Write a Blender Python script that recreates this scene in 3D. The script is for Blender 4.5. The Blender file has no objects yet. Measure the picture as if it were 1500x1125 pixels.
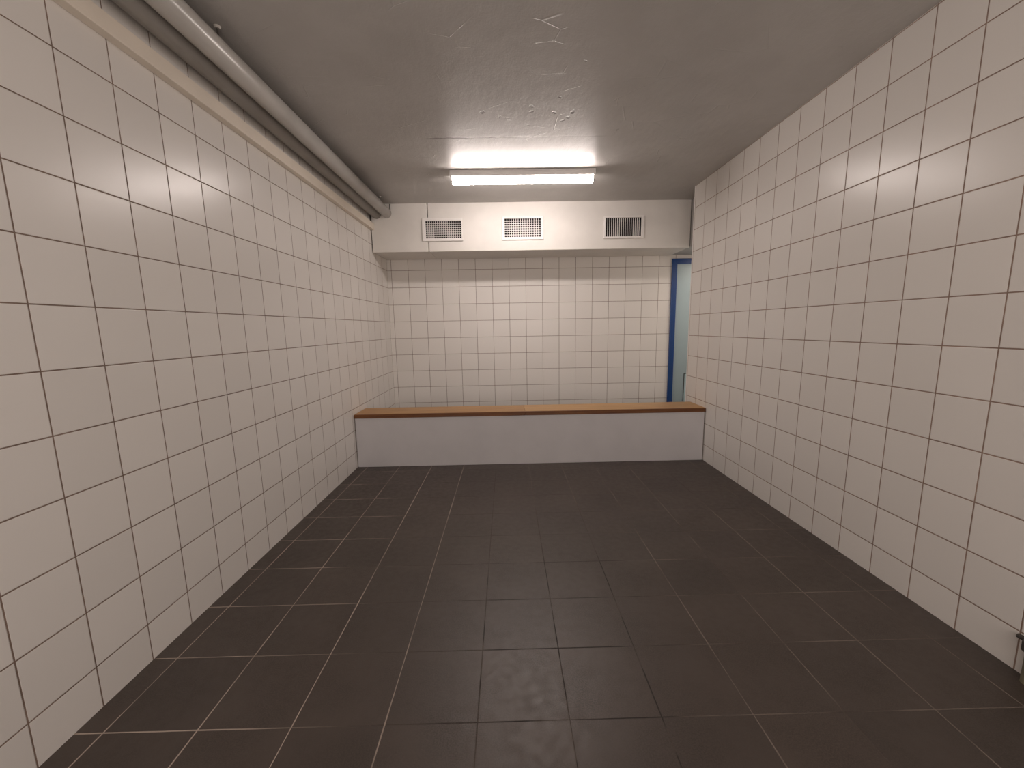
import bpy, bmesh, math, random
from mathutils import Matrix, Vector

# ---------------------------------------------------------------- units
# One wall tile is 20 cm.  Places below are given in tiles (x right, y away from
# the viewer, z up, z = 0 at a tile joint) and turned into metres by T().
S = 0.2
FZ = -10.75            # floor level in tiles
W = 16.09              # room width
CE = 2.02              # ceiling
BY = 19.11             # back wall
FY = -13.0             # wall behind the viewer
YS = 16.45             # front of the boxed duct
SB = -0.41             # underside of the boxed duct
SR = 16.91             # its right end
RE = 14.33             # far end of the right wall
PX = 23.0              # end of the passage
random.seed(3)
scene = bpy.context.scene
col = scene.collection


def T(x, y, z):
    return Vector((x * S, y * S, (z - FZ) * S))


# ---------------------------------------------------------------- mesh helpers
def link(name, bm, mat, parent=None, bevel=0.0, seg=2, smooth=False, origin=None):
    bmesh.ops.recalc_face_normals(bm, faces=bm.faces)
    me = bpy.data.meshes.new(name)
    if origin is not None:
        bmesh.ops.translate(bm, verts=bm.verts, vec=-origin)
    bm.to_mesh(me)
    bm.free()
    if smooth:
        for p in me.polygons:
            p.use_smooth = True
    me.materials.append(mat)
    o = bpy.data.objects.new(name, me)
    col.objects.link(o)
    if origin is not None:
        o.location = origin
    if parent is not None:
        o.parent = parent
        o.matrix_parent_inverse = parent.matrix_basis.inverted()
    if bevel:
        m = o.modifiers.new('bevel', 'BEVEL')
        m.width = bevel
        m.segments = seg
        m.limit_method = 'ANGLE'
    return o


def box(bm, x0, x1, y0, y1, z0, z1):
    a = T(x0, y0, z0)
    b = T(x1, y1, z1)
    v = [bm.verts.new((p, q, r)) for p in (a.x, b.x) for q in (a.y, b.y) for r in (a.z, b.z)]
    for f in ((0, 1, 3, 2), (4, 6, 7, 5), (0, 4, 5, 1), (2, 3, 7, 6), (0, 2, 6, 4), (1, 5, 7, 3)):
        bm.faces.new([v[i] for i in f])


def boxes(*bs):
    bm = bmesh.new()
    for b in bs:
        box(bm, *b)
    return bm


def slab_with_holes(x0, x1, z0, z1, y0, y1, holes):
    """A panel in the x-z plane from y0 to y1 with rectangular openings (tiles)."""
    xs = sorted({x0, x1, *[min(max(h[i], x0), x1) for h in holes for i in (0, 1)]})
    zs = sorted({z0, z1, *[min(max(h[i], z0), z1) for h in holes for i in (2, 3)]})
    bm = bmesh.new()
    vs = {}

    def V(i, k, j):
        if (i, k, j) not in vs:
            vs[i, k, j] = bm.verts.new(T(xs[i], (y0, y1)[j], zs[k]))
        return vs[i, k, j]

    def solid(i, k):
        if not (0 <= i < len(xs) - 1 and 0 <= k < len(zs) - 1):
            return False
        cx, cz = (xs[i] + xs[i + 1]) / 2, (zs[k] + zs[k + 1]) / 2
        return not any(h[0] < cx < h[1] and h[2] < cz < h[3] for h in holes)

    for i in range(len(xs) - 1):
        for k in range(len(zs) - 1):
            if not solid(i, k):
                continue
            for j in (0, 1):
                bm.faces.new([V(i, k, j), V(i + 1, k, j), V(i + 1, k + 1, j), V(i, k + 1, j)])
            for di, dk, e in ((-1, 0, ((i, k), (i, k + 1))), (1, 0, ((i + 1, k), (i + 1, k + 1))),
                              (0, -1, ((i, k), (i + 1, k))), (0, 1, ((i, k + 1), (i + 1, k + 1)))):
                if not solid(i + di, k + dk):
                    (a, b), (c, d) = e
                    bm.faces.new([V(a, b, 0), V(c, d, 0), V(c, d, 1), V(a, b, 1)])
    return bm


def tube(bm, path, r, n=32, caps=True):
    """A round tube along a list of points (metres)."""
    rings = []
    for i, p in enumerate(path):
        d = (path[min(i + 1, len(path) - 1)] - path[max(i - 1, 0)]).normalized()
        up = Vector((0, 0, 1)) if abs(d.z) < 0.9 else Vector((1, 0, 0))
        a = d.cross(up).normalized()
        b = a.cross(d).normalized()
        rr = r[i] if isinstance(r, (list, tuple)) else r
        rings.append([bm.verts.new(p + (a * math.cos(2 * math.pi * k / n) + b * math.sin(2 * math.pi * k / n)) * rr)
                      for k in range(n)])
    for q, s in zip(rings, rings[1:]):
        for k in range(n):
            bm.faces.new([q[k], q[(k + 1) % n], s[(k + 1) % n], s[k]])
    if caps:
        bm.faces.new(rings[0])
        bm.faces.new(rings[-1][::-1])


def thing(name, label, cat, loc, group=None):
    o = bpy.data.objects.new(name, None)
    o.empty_display_size = 0.05
    col.objects.link(o)
    o.location = loc
    o['label'] = label
    o['category'] = cat
    if group:
        o['group'] = group
    return o


def tag(o, label, cat, group=None):
    o['label'] = label
    o['category'] = cat
    if group:
        o['group'] = group
    return o


def struct(name, bm, mat, parent=None, label=None, cat=None, **k):
    o = link(name, bm, mat, parent, **k)
    if parent is None:
        o['kind'] = 'structure'
        if label:
            o['label'] = label
            o['category'] = cat
    return o


# ---------------------------------------------------------------- materials
class N:
    """Small node-tree helper."""

    def __init__(self, name):
        self.m = bpy.data.materials.new(name)
        self.m.use_nodes = True
        self.t = self.m.node_tree
        self.t.nodes.clear()
        self.out = self.t.nodes.new('ShaderNodeOutputMaterial')

    def node(self, kind, **kw):
        n = self.t.nodes.new(kind)
        ins = kw.pop('ins', {})
        for k, v in kw.items():
            setattr(n, k, v)
        for k, v in ins.items():
            if isinstance(v, bpy.types.NodeSocket):
                self.t.links.new(v, n.inputs[k])
            else:
                n.inputs[k].default_value = v
        return n

    def math(self, op, a, b=0.0, c=0.0, clamp=False):
        n = self.node('ShaderNodeMath', operation=op, use_clamp=clamp)
        for i, v in enumerate((a, b, c)):
            if isinstance(v, bpy.types.NodeSocket):
                self.t.links.new(v, n.inputs[i])
            else:
                n.inputs[i].default_value = v
        return n.outputs[0]

    def ramp(self, v, lo, hi, a=0.0, b=1.0, smooth=True):
        n = self.node('ShaderNodeMapRange', interpolation_type='SMOOTHSTEP' if smooth else 'LINEAR',
                      ins={0: v, 1: lo, 2: hi, 3: a, 4: b})
        return n.outputs[0]

    def mix(self, f, a, b):
        n = self.node('ShaderNodeMix', data_type='RGBA')
        for i, v in ((0, f), (6, a), (7, b)):
            if isinstance(v, bpy.types.NodeSocket):
                self.t.links.new(v, n.inputs[i])
            else:
                n.inputs[i].default_value = (*v, 1) if isinstance(v, tuple) and len(v) == 3 else v
        return n.outputs[2]

    def noise(self, vec, scale, detail=3.0, rough=0.5, dist=0.0):
        n = self.node('ShaderNodeTexNoise', ins={'Vector': vec, 'Scale': scale, 'Detail': detail,
                                                 'Roughness': rough, 'Distortion': dist})
        return n.outputs[0]

    def coord(self):
        return self.node('ShaderNodeTexCoord').outputs['Object']

    def sep(self, v):
        n = self.node('ShaderNodeSeparateXYZ', ins={0: v})
        return n.outputs[0], n.outputs[1], n.outputs[2]

    def comb(self, x, y, z):
        return self.node('ShaderNodeCombineXYZ', ins={0: x, 1: y, 2: z}).outputs[0]

    def bump(self, h, strength, dist, normal=None):
        ins = {'Strength': strength, 'Distance': dist, 'Height': h}
        if normal is not None:
            ins['Normal'] = normal
        return self.node('ShaderNodeBump', ins=ins).outputs[0]

    def principled(self, color, rough, normal=None, metallic=0.0, spec=0.5, coat=0.0):
        n = self.node('ShaderNodeBsdfPrincipled')
        for k, v in (('Base Color', color), ('Roughness', rough), ('Metallic', metallic),
                     ('Specular IOR Level', spec), ('Coat Weight', coat)):
            if isinstance(v, bpy.types.NodeSocket):
                self.t.links.new(v, n.inputs[k])
            else:
                n.inputs[k].default_value = (*v, 1) if isinstance(v, tuple) and len(v) == 3 else v
        if normal is not None:
            self.t.links.new(normal, n.inputs['Normal'])
        self.t.links.new(n.outputs[0], self.out.inputs[0])
        return self.m


def tiles(name, ax, u0, z0=0.0, grout_w=0.0042, tilt=0.010,
          tile=(0.76, 0.735, 0.70), grout=(0.175, 0.125, 0.098)):
    """Glossy white 20 cm wall tiles with thin brown joints, on the plane spanned by axis ax and z."""
    n = N(name)
    x, y, z = n.sep(n.coord())
    u = n.math('SUBTRACT', (x, y)[ax == 'y'], u0 * S)
    v = n.math('SUBTRACT', z, (z0 - FZ) * S)
    du = n.math('PINGPONG', u, S / 2)
    dv = n.math('PINGPONG', v, S / 2)
    d = n.math('MINIMUM', du, dv)
    wob = n.noise(n.coord(), 60.0, 2.0)
    d2 = n.math('ADD', d, n.math('MULTIPLY', n.math('SUBTRACT', wob, 0.5), 0.0008))
    m = n.ramp(d2, grout_w / 2 - 0.0004, grout_w / 2 + 0.0004)
    iu = n.math('FLOOR', n.math('DIVIDE', u, S))
    iv = n.math('FLOOR', n.math('DIVIDE', v, S))
    wn = n.node('ShaderNodeTexWhiteNoise', noise_dimensions='3D', ins={'Vector': n.comb(iu, iv, 3.0)})
    val = n.ramp(wn.outputs[0], 0, 1, 0.965, 1.02, smooth=False)
    hsv = n.node('ShaderNodeHueSaturation', ins={'Color': (*tile, 1), 'Value': val})
    gn = n.noise(n.coord(), 9.0, 4.0)
    gcol = n.mix(n.ramp(gn, 0.35, 0.7), grout, tuple(c * 1.45 for c in grout))
    c = n.mix(m, gcol, hsv.outputs[0])
    # each tile sits very slightly out of true
    geo = n.node('ShaderNodeNewGeometry').outputs['Normal']
    off = n.node('ShaderNodeVectorMath', operation='SUBTRACT', ins={0: wn.outputs[1], 1: (0.5, 0.5, 0.5)})
    sc = n.node('ShaderNodeVectorMath', operation='SCALE', ins={0: off.outputs[0], 'Scale': tilt})
    ad = n.node('ShaderNodeVectorMath', operation='ADD', ins={0: geo, 1: sc.outputs[0]})
    no = n.node('ShaderNodeVectorMath', operation='NORMALIZE', ins={0: ad.outputs[0]})
    h = n.ramp(d2, grout_w / 2 - 0.0006, grout_w / 2 + 0.0018)
    nb = n.bump(h, 0.6, 0.0012, no.outputs[0])
    nb2 = n.bump(n.noise(n.coord(), 14.0, 2.0), 0.10, 0.002, nb)
    rough = n.ramp(m, 0, 1, 0.85, 0.27, smooth=False)
    return n.principled(c, rough, nb2, spec=0.36)


def floor_tiles():
    """Matt dark brown-grey 30 cm stoneware; joints pale with residue by the walls, worn and dark in the middle."""
    n = N('floor_stoneware')
    co = n.coord()
    x, y, z = n.sep(co)
    px, py = 1.4925 * S, 1.504 * S
    u = n.math('SUBTRACT', x, 0.452 * S)
    v = n.math('SUBTRACT', y, -0.487 * S)
    wob = n.math('MULTIPLY', n.math('SUBTRACT', n.noise(co, 5.0, 2.0), 0.5), 0.004)
    du = n.math('PINGPONG', u, px / 2)
    dv = n.math('PINGPONG', n.math('ADD', v, n.math('MULTIPLY', wob, 0.5)), py / 2)
    gw = n.ramp(n.noise(co, 3.0, 1.0), 0.35, 0.65, 0.0013, 0.0023)
    mu = n.math('SUBTRACT', 1.0, n.ramp(n.math('SUBTRACT', du, gw), -0.0004, 0.0006))
    mv = n.math('SUBTRACT', 1.0, n.ramp(n.math('SUBTRACT', dv, gw), -0.0004, 0.0006))
    m = n.math('MAXIMUM', mu, mv)
    # tile body
    iu = n.math('FLOOR', n.math('DIVIDE', u, px))
    iv = n.math('FLOOR', n.math('DIVIDE', v, py))
    wn = n.node('ShaderNodeTexWhiteNoise', noise_dimensions='3D', ins={'Vector': n.comb(iu, iv, 7.0)})
    base = n.mix(n.ramp(n.noise(co, 210.0, 3.0, 0.7), 0.36, 0.64), (0.029, 0.0205, 0.0155), (0.060, 0.044, 0.035))
    cloud = n.noise(co, 4.0, 4.0)
    base2 = n.mix(n.ramp(cloud, 0.3, 0.75), base, (0.058, 0.043, 0.035))
    hsv = n.node('ShaderNodeHueSaturation',
                 ins={'Color': base2, 'Value': n.ramp(wn.outputs[0], 0, 1, 0.90, 1.10, smooth=False)})
    # joint colour: pale residue along the left wall, thinner on the right, dark dirt where people walk
    away = n.math('ABSOLUTE', n.math('SUBTRACT', x, 8.1 * S))
    n1 = n.noise(co, 1.9, 2.0)
    n2 = n.noise(co, 6.5, 2.0)
    brk = n.math('MULTIPLY', n.ramp(n1, 0.34, 0.56), n.ramp(n2, 0.30, 0.50, 0.45, 1.0))
    left = n.ramp(x, 3.9 * S, 6.5 * S, 1.0, 0.0)
    right = n.ramp(x, 9.0 * S, 10.8 * S)
    lng = n.math('ADD', n.math('MULTIPLY', left, n.ramp(brk, 0.0, 0.6, 0.55, 1.0)),
                 n.math('ADD', n.math('MULTIPLY', right, n.math('MULTIPLY', brk, 0.36)), 0.03))
    far = n.math('MULTIPLY', n.ramp(y, 6.5 * S, 8.0 * S), n.math('MULTIPLY', brk, 0.30))
    lng = n.math('MAXIMUM', lng, far)
    tleft = n.ramp(x, 1.6 * S, 4.6 * S, 1.0, 0.0)
    trs = n.math('ADD', n.math('MULTIPLY', tleft, n.ramp(brk, 0.0, 0.6, 0.40, 1.0)),
                 n.math('MULTIPLY', right, n.math('MULTIPLY', brk, 0.32)))
    palel = n.math('MAXIMUM', n.math('MULTIPLY', mu, lng), n.math('MULTIPLY', mv, trs))
    near = n.math('MULTIPLY', n.ramp(away, 0.30, 0.62, 1.0, 0.0), n.ramp(y, 0.7, 1.1, 1.0, 0.0))
    dirt = n.math('MULTIPLY', near, n.ramp(n.noise(co, 6.0, 3.0), 0.36, 0.52, 0.15, 1.0))
    gc = n.mix(palel, hsv.outputs[0], (0.39, 0.32, 0.27))
    gc = n.mix(dirt, gc, (0.014, 0.009, 0.007))
    c = n.mix(m, hsv.outputs[0], gc)
    h = n.math('ADD', n.math('MULTIPLY', n.math('SUBTRACT', 1.0, m), 1.0),
               n.math('MULTIPLY', n.noise(co, 320.0, 3.0, 0.7), 0.35))
    nb = n.bump(h, 0.35, 0.0010)
    nb = n.bump(n.noise(co, 7.0, 2.0), 0.15, 0.004, nb)
    rough = n.math('ADD', n.ramp(n.noise(co, 30.0, 3.0), 0.3, 0.7, 0.40, 0.49), n.math('MULTIPLY', m, 0.3))
    return n.principled(c, rough, nb, spec=0.62)


def ceiling_paint():
    """Painted concrete with filled seams, a hairline board joint and a few flaked dark spots."""
    n = N('ceiling_paint')
    co = n.coord()
    x, y, z = n.sep(co)
    c = n.mix(n.ramp(n.noise(co, 2.2, 5.0, 0.6), 0.3, 0.7), (0.44, 0.425, 0.405), (0.50, 0.485, 0.465))
    # hairline crack along a board joint in front of the lamp
    yc = n.math('SUBTRACT', y, 9.05 * S)
    wob = n.math('MULTIPLY', n.math('SUBTRACT', n.noise(co, 7.0, 3.0), 0.5), 0.018)
    cd = n.math('ABSOLUTE', n.math('ADD', yc, wob))
    thick = n.ramp(n.noise(co, 9.0, 2.0), 0.36, 0.64, 0.0010, 0.0075)
    cm = n.math('SUBTRACT', 1.0, n.ramp(n.math('SUBTRACT', cd, thick), -0.001, 0.003))
    span = n.math('MULTIPLY', n.ramp(x, 4.2 * S, 4.9 * S), n.ramp(x, 7.1 * S, 7.8 * S, 1.0, 0.30))
    cm = n.math('MULTIPLY', cm, n.math('MULTIPLY', span, n.ramp(x, 10.2 * S, 10.9 * S, 1.0, 0.0)))
    # flaked spots in a patch towards the viewer
    wx = n.math('ADD', x, n.math('MULTIPLY', n.math('SUBTRACT', n.noise(co, 22.0, 3.0), 0.5), 0.05))
    wy = n.math('ADD', y, n.math('MULTIPLY', n.math('SUBTRACT', n.noise(co, 27.0, 3.0), 0.5), 0.07))
    sp = None
    for sx, sy, sr, k in ((9.16, 7.45, 0.060, 1.0), (8.60, 7.45, 0.045, 0.9), (7.92, 7.40, 0.050, 0.5), (6.42, 7.40, 0.050, 0.55),
                          (9.05, 7.75, 0.045, 0.7), (8.90, 7.95, 0.040, 0.7), (8.66, 6.60, 0.040, 0.6), (7.9, 7.1, 0.05, 0.4),
                          (6.95, 7.65, 0.035, 0.4), (7.85, 8.2, 0.035, 0.35), (9.10, 5.0, 0.03, 0.5), (10.9, 8.6, 0.05, 0.4)):
        dx = n.math('SUBTRACT', wx, sx * S)
        dy = n.math('MULTIPLY', n.math('SUBTRACT', wy, sy * S), 0.75)
        dd = n.math('SQRT', n.math('ADD', n.math('MULTIPLY', dx, dx), n.math('MULTIPLY', dy, dy)))
        q = n.ramp(dd, sr * S * 0.6, sr * S * 1.5, k, 0.0)
        sp = q if sp is None else n.math('MAXIMUM', sp, q)
    c = n.mix(n.math('MULTIPLY', sp, 0.8), c, (0.12, 0.10, 0.09))
    c = n.mix(n.math('MULTIPLY', cm, 0.75), c, (0.13, 0.11, 0.10))
    # trowel marks
    tr = n.node('ShaderNodeMapping', ins={'Vector': co, 'Scale': (1.0, 0.45, 1.0)}).outputs[0]
    h = n.math('ADD', n.noise(tr, 16.0, 4.0, 0.6), n.math('MULTIPLY', n.noise(co, 90.0, 3.0), 0.25))
    rid = n.node('ShaderNodeTexVoronoi', feature='DISTANCE_TO_EDGE',
                 ins={'Vector': n.node('ShaderNodeMapping', ins={'Vector': co, 'Scale': (1.0, 2.0, 1.0),
                                                                  'Rotation': (0, 0, 0.4)}).outputs[0],
                      'Scale': 2.6, 'Randomness': 1.0})
    ridge = n.math('MULTIPLY', n.ramp(rid.outputs[0], 0.0, 0.012, 1.0, 0.0), n.ramp(n.noise(co, 4.0, 2.0), 0.52, 0.62))
    h = n.math('ADD', h, n.math('MULTIPLY', ridge, 0.45))
    h = n.math('SUBTRACT', h, n.math('ADD', n.math('MULTIPLY', cm, 0.5), n.math('MULTIPLY', sp, 1.0)))
    nb = n.bump(h, 0.55, 0.005)
    return n.principled(c, 0.42, nb, spec=0.5)


def paint(name, color, rough=0.4, bump=0.05, scale=40.0, var=0.06, spec=0.5, coat=0.0):
    n = N(name)
    co = n.coord()
    c = n.mix(n.ramp(n.noise(co, 5.0, 4.0), 0.3, 0.7), tuple(k * (1 - var) for k in color), color)
    nb = n.bump(n.noise(co, scale, 4.0, 0.6), bump, 0.002)
    return n.principled(c, rough, nb, spec=spec, coat=coat)


def wood(name, light, dark, rough=0.38):
    n = N(name)
    co = n.coord()
    st = n.node('ShaderNodeMapping', ins={'Vector': co, 'Scale': (1.2, 22.0, 22.0)}).outputs[0]
    g = n.noise(st, 3.0, 5.0, 0.6, 0.4)
    f = n.noise(n.node('ShaderNodeMapping', ins={'Vector': co, 'Scale': (3.0, 120.0, 120.0)}).outputs[0], 4.0, 3.0)
    c = n.mix(n.ramp(g, 0.30, 0.72), dark, light)
    c = n.mix(n.ramp(f, 0.55, 0.75, 0.0, 0.35), c, dark)
    nb = n.bump(f, 0.12, 0.001)
    return n.principled(c, rough, nb, spec=0.5)


def glow(name, color, strength):
    """The lit opal cover of the lamp."""
    n = N(name)
    e = n.node('ShaderNodeEmission', ins={'Color': (*color, 1), 'Strength': strength})
    n.t.links.new(e.outputs[0], n.out.inputs[0])
    return n.m


M_LEFT = tiles('white_tiles_along_left', 'y', 0.0)
M_RIGHT = tiles('white_tiles_along_right', 'y', 2.246, -0.001, grout_w=0.0048, grout=(0.235, 0.165, 0.13))
M_BACK = tiles('white_tiles_across_back', 'x', 0.2355)
M_FLOOR = floor_tiles()
M_CEIL = ceiling_paint()
M_DUCT = paint('white_board_paint', (0.72, 0.695, 0.655), 0.42, 0.04)
M_CONC = paint('grey_lintel_paint', (0.44, 0.425, 0.41), 0.6, 0.25, 25.0, 0.15)
M_BEAD = paint('white_corner_bead', (0.80, 0.78, 0.75), 0.35, 0.0)
M_BATTEN = paint('beige_batten_paint', (0.82, 0.745, 0.64), 0.45, 0.05, 60.0)
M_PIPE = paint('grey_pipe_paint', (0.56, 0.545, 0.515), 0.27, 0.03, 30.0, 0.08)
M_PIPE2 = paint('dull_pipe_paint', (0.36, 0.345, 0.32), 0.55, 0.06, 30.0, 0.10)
M_STEEL = paint('dark_steel', (0.055, 0.048, 0.042), 0.5, 0.05, 80.0)
M_GALV = paint('pale_steel', (0.50, 0.47, 0.43), 0.45, 0.05, 80.0)
M_GRILLE = paint('white_grille_enamel', (0.80, 0.775, 0.75), 0.35, 0.0)
M_DARK = paint('duct_inside', (0.010, 0.008, 0.008), 0.9, 0.0)
M_LAMPBODY = paint('white_lamp_enamel', (0.82, 0.80, 0.78), 0.35, 0.0)
M_GLOW = glow('lit_opal_cover', (1.0, 0.88, 0.825), 47.0)
M_PANEL = paint('white_bench_paint', (0.64, 0.63, 0.645), 0.5, 0.12, 18.0, 0.05)
M_WOODL = wood('oiled_wood_dark_length', (0.45, 0.245, 0.082), (0.31, 0.15, 0.042))
M_WOODR = wood('oiled_wood_light_length', (0.52, 0.30, 0.115), (0.38, 0.20, 0.064))
M_LIP = wood('dark_wood_edging', (0.20, 0.075, 0.018), (0.115, 0.038, 0.009), 0.45)
M_BLUE = paint('blue_door_enamel', (0.008, 0.050, 0.20), 0.22, 0.03, 30.0, 0.05)
M_LEAF = paint('pale_blue_door_enamel', (0.36, 0.46, 0.49), 0.3, 0.02, 20.0, 0.03)
M_KICK = paint('pale_kick_plate', (0.50, 0.66, 0.70), 0.25, 0.0)
M_SEAM = paint('dark_door_seam', (0.05, 0.06, 0.06), 0.6, 0.0)
M_STUB = paint('greenish_pipe_enamel', (0.20, 0.185, 0.125), 0.5, 0.1, 40.0, 0.25)

# ---------------------------------------------------------------- the room
TH = 0.8
struct('floor', boxes((-TH, PX, FY, BY, FZ - 0.5, FZ)), M_FLOOR)
struct('ceiling', boxes((-TH, PX, FY, BY, CE, CE + 0.8)), M_CEIL)
struct('wall_left', boxes((-TH, 0, FY, BY + TH, FZ - 0.5, CE + 0.8)), M_LEFT)
struct('wall_right', boxes((W, PX, FY, RE, FZ, CE)), M_RIGHT)
struct('wall_front', boxes((0, W, FY - TH, FY, FZ, CE)), M_BACK)
struct('wall_passage', boxes((PX, PX + TH, RE - 1, BY + TH, FZ, CE)), M_RIGHT)
DX0, DX1, DZ = 17.0, 21.5, -0.565       # door frame outline in the back wall
struct('wall_back', slab_with_holes(0, PX, FZ, CE, BY, BY + TH, [(DX0 + 0.02, DX1 - 0.02, FZ, DZ - 0.02)]), M_BACK)
struct('trim_2', boxes((W - 0.012, W + 0.10, RE - 0.07, RE + 0.02, FZ, CE)), M_BEAD,
       label='white corner bead on the far end of the right tiled wall', cat='trim', bevel=0.002)
# beam over the opening to the right, level with the boxed duct
struct('wall_lintel', boxes((SR, PX, RE, BY, -0.345, CE)), M_CONC)

# beige batten along the top of the left wall
struct('trim_1', boxes((0, 0.19, FY, YS - 0.002, 0.722, 1.055)), M_BATTEN,
       label='beige batten running along the left tiled wall below the pipes', cat='trim', bevel=0.002)

# door in the back wall
door = struct('door_1', slab_with_holes(DX0, DX1, FZ, DZ, BY - 0.10, BY + 0.30,
                                        [(DX0 + 0.31, DX1 - 0.31, FZ - 1, DZ - 0.31)]), M_BLUE, bevel=0.003,
              label='pale blue door in a dark blue frame behind the right end of the bench', cat='door')
link('door_leaf', boxes((DX0 + 0.30, DX1 - 0.30, BY + 0.02, BY + 0.22, FZ + 0.03, DZ - 0.30)), M_LEAF, door, bevel=0.002)
kick = link('kick_plate', boxes((18.06, DX1 - 0.8, BY - 0.005, BY + 0.021, FZ + 0.3, -7.50)), M_KICK, door, bevel=0.001)
link('plate_edge', boxes((18.025, 18.062, BY - 0.012, BY + 0.021, FZ + 0.3, -7.47),
                         (18.062, DX1 - 0.8, BY - 0.012, BY + 0.021, -7.50, -7.47)), M_SEAM, kick)

# ---------------------------------------------------------------- boxed duct with three grilles
GR = [((2.70, 4.82, 0.10, 1.255), (2.885, 4.745, 0.250, 1.120), 18, 8,
       'white air grille over the panel joint, left of the three on the boxed duct'),
      ((6.89, 9.065, 0.11, 1.285), (7.03, 8.93, 0.256, 1.178), 16, 8,
       'white square-mesh air grille in the middle of the boxed duct below the lamp'),
      ((12.25, 14.39, 0.11, 1.240), (12.36, 14.235, 0.205, 1.145), 18, 0,
       'white air grille with upright slats only, near the right end of the boxed duct')]
holes = [(g[1][0] - 0.03, g[1][1] + 0.03, g[1][2] - 0.03, g[1][3] + 0.03) for g in GR]
duct = thing('ventilation_duct', 'white boxed-in duct under the ceiling above the back wall', 'duct', T(8.4, 17.8, SB))
link('front_panel', slab_with_holes(0.045, 2.978, SB, CE - 0.001, YS, YS + 0.08, holes), M_DUCT, duct, bevel=0.0012)
link('front_panel', slab_with_holes(3.022, SR - 0.045, SB, CE - 0.001, YS, YS + 0.08, holes), M_DUCT, duct, bevel=0.0012)
link('bottom_panel', boxes((0.03, 2.985, YS + 0.09, BY - 0.01, SB + 0.03, SB + 0.10)), M_DUCT, duct, bevel=0.0012)
link('bottom_panel', boxes((3.005, SR - 0.03, YS + 0.09, BY - 0.01, SB + 0.03, SB + 0.10)), M_DUCT, duct, bevel=0.0012)
for (x0, x1, z0, z1), (a0, a1, b0, b1), nv, nh, lab in GR:
    g = thing('air_grille', lab, 'vent', T((x0 + x1) / 2, YS, z0), 'air grilles on the boxed duct')
    fr = slab_with_holes(x0, x1, z0, z1, YS - 0.085, YS - 0.001, [(a0, a1, b0, b1)])
    link('frame', fr, M_GRILLE, g, bevel=0.003, seg=2)
    p = (a1 - a0) / nv
    t = 0.24 * p
    link('vertical_slats', boxes(*[(a0 + (i) * p - t / 2, a0 + (i) * p + t / 2, YS - 0.035, YS + 0.015, b0 - 0.01, b1 + 0.01)
                                   for i in range(1, nv)]), M_GRILLE, g)
    if nh:
        q = (b1 - b0) / nh
        t = 0.21 * q
        dy = 0.045 if nv == 18 else 0.0
        link('horizontal_slats', boxes(*[(a0 - 0.01, a1 + 0.01, YS - 0.030 + dy, YS + 0.01 + dy,
                                          b0 + i * q - t / 2, b0 + i * q + t / 2) for i in range(1, nh)]), M_GRILLE, g)
    bx = slab_with_holes(a0 - 0.025, a1 + 0.025, b0 - 0.025, b1 + 0.025, YS + 0.0, YS + 0.9, [(a0, a1, b0, b1)])
    box(bx, a0 - 0.02, a1 + 0.02, YS + 0.85, YS + 0.9, b0 - 0.02, b1 + 0.02)
    link('duct_sleeve', bx, M_DARK, g)

# ---------------------------------------------------------------- pipes under the ceiling
def straight_pipe(name, label, x, z, r, mat):
    t = thing(name, label, 'pipe', T(x, YS, z))
    bm = bmesh.new()
    tube(bm, [T(x, FY + 0.01, z), T(x, YS + 0.002, z)], r * S, 48)
    o = link('pipe_body', bm, mat, t, smooth=True)
    return t


outer = straight_pipe('ceiling_pipe', 'thick pale grey pipe under the ceiling, the one further from the left wall', 0.885, 1.553, 0.25, M_PIPE)
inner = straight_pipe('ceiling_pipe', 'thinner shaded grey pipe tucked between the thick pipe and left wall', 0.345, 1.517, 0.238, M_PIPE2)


def hanger(parent, x, y, zb, zt, r=0.018):
    bm = bmesh.new()
    tube(bm, [T(x, y, zb), T(x, y, zt)], r * S, 12)
    rod = link('hanger_rod', bm, M_STEEL, parent, smooth=False)
    bm = bmesh.new()
    tube(bm, [T(x, y, zt - 0.045), T(x, y, zt - 0.001)], [0.05 * S, 0.075 * S], 20)
    link('ceiling_flange', bm, M_GALV, rod)
    bm = bmesh.new()
    return rod


for hy in (3.70, 15.20, -4.5):
    hanger(outer, 0.945, hy, 1.78, CE)
link('end_clip', boxes((1.055, 1.095, YS - 0.05, YS - 0.001, 1.62, 1.99)), M_STEEL, outer)
link('end_clip', boxes((0.03, 0.07, YS - 0.10, YS - 0.005, 1.10, 1.50)), M_STEEL, inner)

# ---------------------------------------------------------------- lamp
LX0, LX1, LY0, LY1 = 4.785, 10.86, 11.93, 12.42
lamp = thing('ceiling_lamp', 'long white fluorescent lamp, lit, fixed across the ceiling', 'lamp', T((LX0 + LX1) / 2, (LY0 + LY1) / 2, CE))
link('housing', boxes((LX0, LX1, LY0, LY1, 1.775, CE - 0.001)), M_LAMPBODY, lamp, bevel=0.003)
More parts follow.
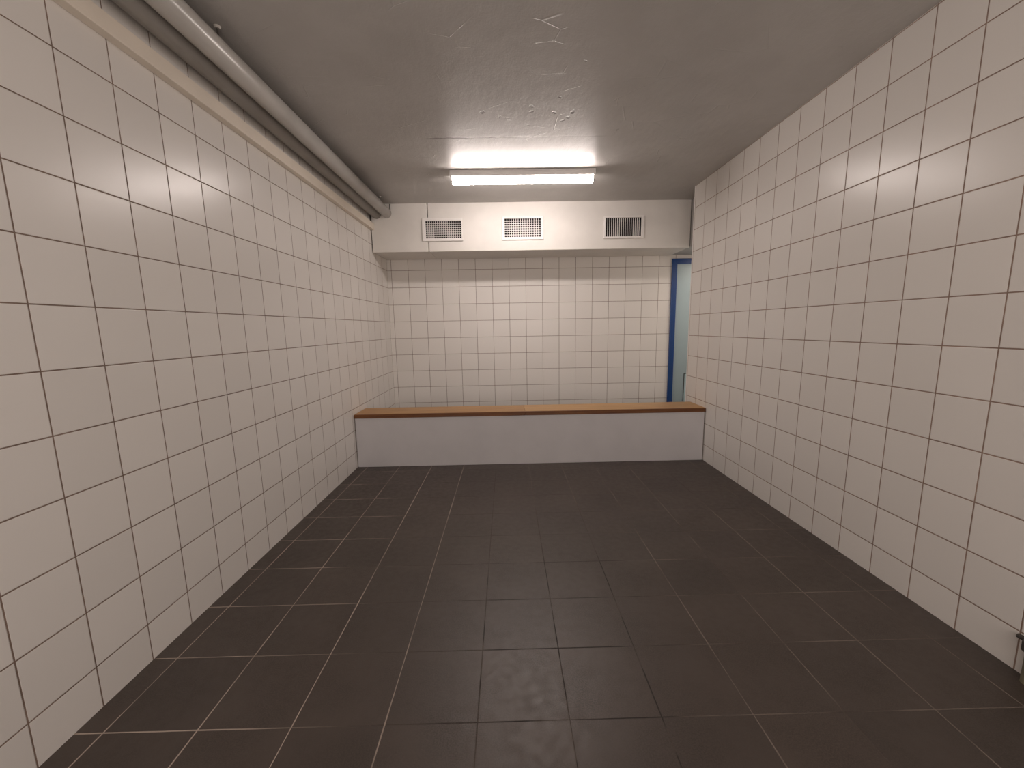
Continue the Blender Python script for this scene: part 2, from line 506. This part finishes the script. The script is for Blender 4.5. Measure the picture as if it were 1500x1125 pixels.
# opal cover: half-round section
bm = bmesh.new()
prof = []
yc, hw, zt, dp = (LY0 + LY1) / 2, (LY1 - LY0) / 2 - 0.045, 1.775, 0.245
for k in range(17):
    a = math.pi * k / 16
    ca, sa = math.cos(a), math.sin(a)
    e = 0.68
    prof.append((yc - math.copysign(abs(ca) ** e, ca) * hw, zt - (sa ** e) * dp))
XA, XB = LX0 + 0.10, LX1 - 0.10
ra = [bm.verts.new(T(XA, y, z)) for y, z in prof]
rb = [bm.verts.new(T(XB, y, z)) for y, z in prof]
for k in range(16):
    bm.faces.new([ra[k], ra[k + 1], rb[k + 1], rb[k]])
bm.faces.new(ra)
bm.faces.new(rb[::-1])
bm.faces.new([ra[0], rb[0], rb[-1], ra[-1]])
link('opal_cover', bm, M_GLOW, lamp)
for sx, xe in ((1, XA), (-1, XB)):
    bm = bmesh.new()
    o_ = [(y + (y - yc) * 0.02, z - 0.012 if i not in (0, 16) else z) for i, (y, z) in enumerate(prof)]
    f = [bm.verts.new(T(xe - sx * 0.045, y, z)) for y, z in o_]
    b = [bm.verts.new(T(xe - sx * 0.002, y, z)) for y, z in o_]
    for k in range(16):
        bm.faces.new([f[k], f[k + 1], b[k + 1], b[k]])
    bm.faces.new(f)
    bm.faces.new(b[::-1])
    bm.faces.new([f[0], b[0], b[-1], f[-1]])
    cap = link('end_cap', bm, M_LAMPBODY, lamp)
    bm = bmesh.new()
    tube(bm, [T(xe - sx * 0.04, LY0 + 0.06, 1.55), T(xe - sx * 0.04, LY0 - 0.01, 1.55)], 0.032 * S, 14)
    link('screw', bm, M_STEEL, cap)

# ---------------------------------------------------------------- bench
PT, PB = -8.255, -8.44
bench = thing('bench', 'low white bench with an oiled wooden top between the tiled walls', 'bench', T(W / 2, 12.9, FZ))
link('base', boxes((0.03, W - 0.03, 12.20, 13.66, FZ, PB)), M_PANEL, bench, bevel=0.002)
wl = link('seat_plank', boxes((0.02, 7.79, 12.215, 13.74, PB, PT)), M_WOODL, bench, bevel=0.0025)
wl['label'] = 'darker left length of the wooden top'
wr = link('seat_plank', boxes((7.795, W - 0.01, 12.215, 13.74, PB, PT)), M_WOODR, bench, bevel=0.0025)
wr['label'] = 'lighter right length of the wooden top'

for a, b, pl in ((0.02, 7.79, wl), (7.795, W - 0.01, wr)):
    e = link('front_edging', boxes((a, b, 12.13, 12.2145, PB, PT - 0.003)), M_LIP, pl, bevel=0.002)
    e['label'] = 'dark wooden edging'

# ---------------------------------------------------------------- pipe stub at the foot of the right wall
stub = thing('pipe_stub', 'short greenish pipe stub with black fitting at foot of right wall', 'pipe', T(W - 0.12, -0.075, FZ))
bm = bmesh.new()
tube(bm, [T(W - 0.12, -0.075, FZ), T(W - 0.12, -0.075, -10.12)], 0.11 * S, 24)
link('pipe_body', bm, M_STUB, stub, smooth=False)
bm = bmesh.new()
tube(bm, [T(W - 0.15, -0.075, -10.15), T(W - 0.15, -0.075, -9.97)], 0.145 * S, 8)
fit = link('fitting', bm, M_STEEL, stub, bevel=0.002)
bm = bmesh.new()
tube(bm, [T(W - 0.06, -0.05, -10.05), T(W - 0.06, 0.225, -10.05)], 0.042 * S, 8)
link('bolt', bm, M_STEEL, fit)

# ---------------------------------------------------------------- light of the passage to the right
la = bpy.data.lights.new('passage_lamp', 'AREA')
la.shape = 'RECTANGLE'
la.size, la.size_y = 0.25, 1.0
la.energy = 10.0
la.color = (1.0, 0.86, 0.76)
lo = bpy.data.objects.new('passage_lamp', la)
lo.location = T(20.5, 16.6, -0.42)
col.objects.link(lo)

# added soft fill behind the viewer, no fixture; lifts near walls and bench
fa = bpy.data.lights.new('front_fill_light', 'AREA')
fa.shape = 'RECTANGLE'
fa.size, fa.size_y = 3.0, 1.7
fa.energy = 46.0
fa.color = (1.0, 0.872, 0.81)
fo = bpy.data.objects.new('front_fill_light', fa)
fo.location = T(W / 2, FY + 0.2, -3.4)
fo.rotation_euler = (math.pi / 2, 0, 0)
col.objects.link(fo)

# ---------------------------------------------------------------- world, camera, view
w = bpy.data.worlds.new('world')
scene.world = w
w.use_nodes = True
w.node_tree.nodes['Background'].inputs[0].default_value = (0, 0, 0, 1)

cam = bpy.data.cameras.new('camera')
co = bpy.data.objects.new('camera', cam)
col.objects.link(co)
right = Vector((0.9997511, -0.0138632, -0.0174780))
down = Vector((-0.0193468, -0.1487130, -0.9886911))
fwd = Vector((0.0111072, 0.9887832, -0.1489441))
mt = Matrix((right, -down, -fwd)).transposed().to_4x4()
mt.translation = T(7.0086, -6.2550, -4.4693)
co.matrix_world = mt
cam.sensor_width = 36.0
cam.sensor_fit = 'HORIZONTAL'
cam.lens = 602.836 / 1500 * 36
cam.shift_y = 8.265 / 1500
cam.clip_start = 0.02
scene.camera = co

vs = scene.view_settings
vs.view_transform = 'Standard'
vs.look = 'None'
vs.gamma = 1.0
vs.use_curve_mapping = False
vs.exposure = 0.07
cy = scene.cycles
cy.use_denoising = True
cy.max_bounces = 16
cy.diffuse_bounces = 10
cy.glossy_bounces = 6
cy.sample_clamp_indirect = 4.0
cy.caustics_reflective = False
cy.caustics_refractive = False
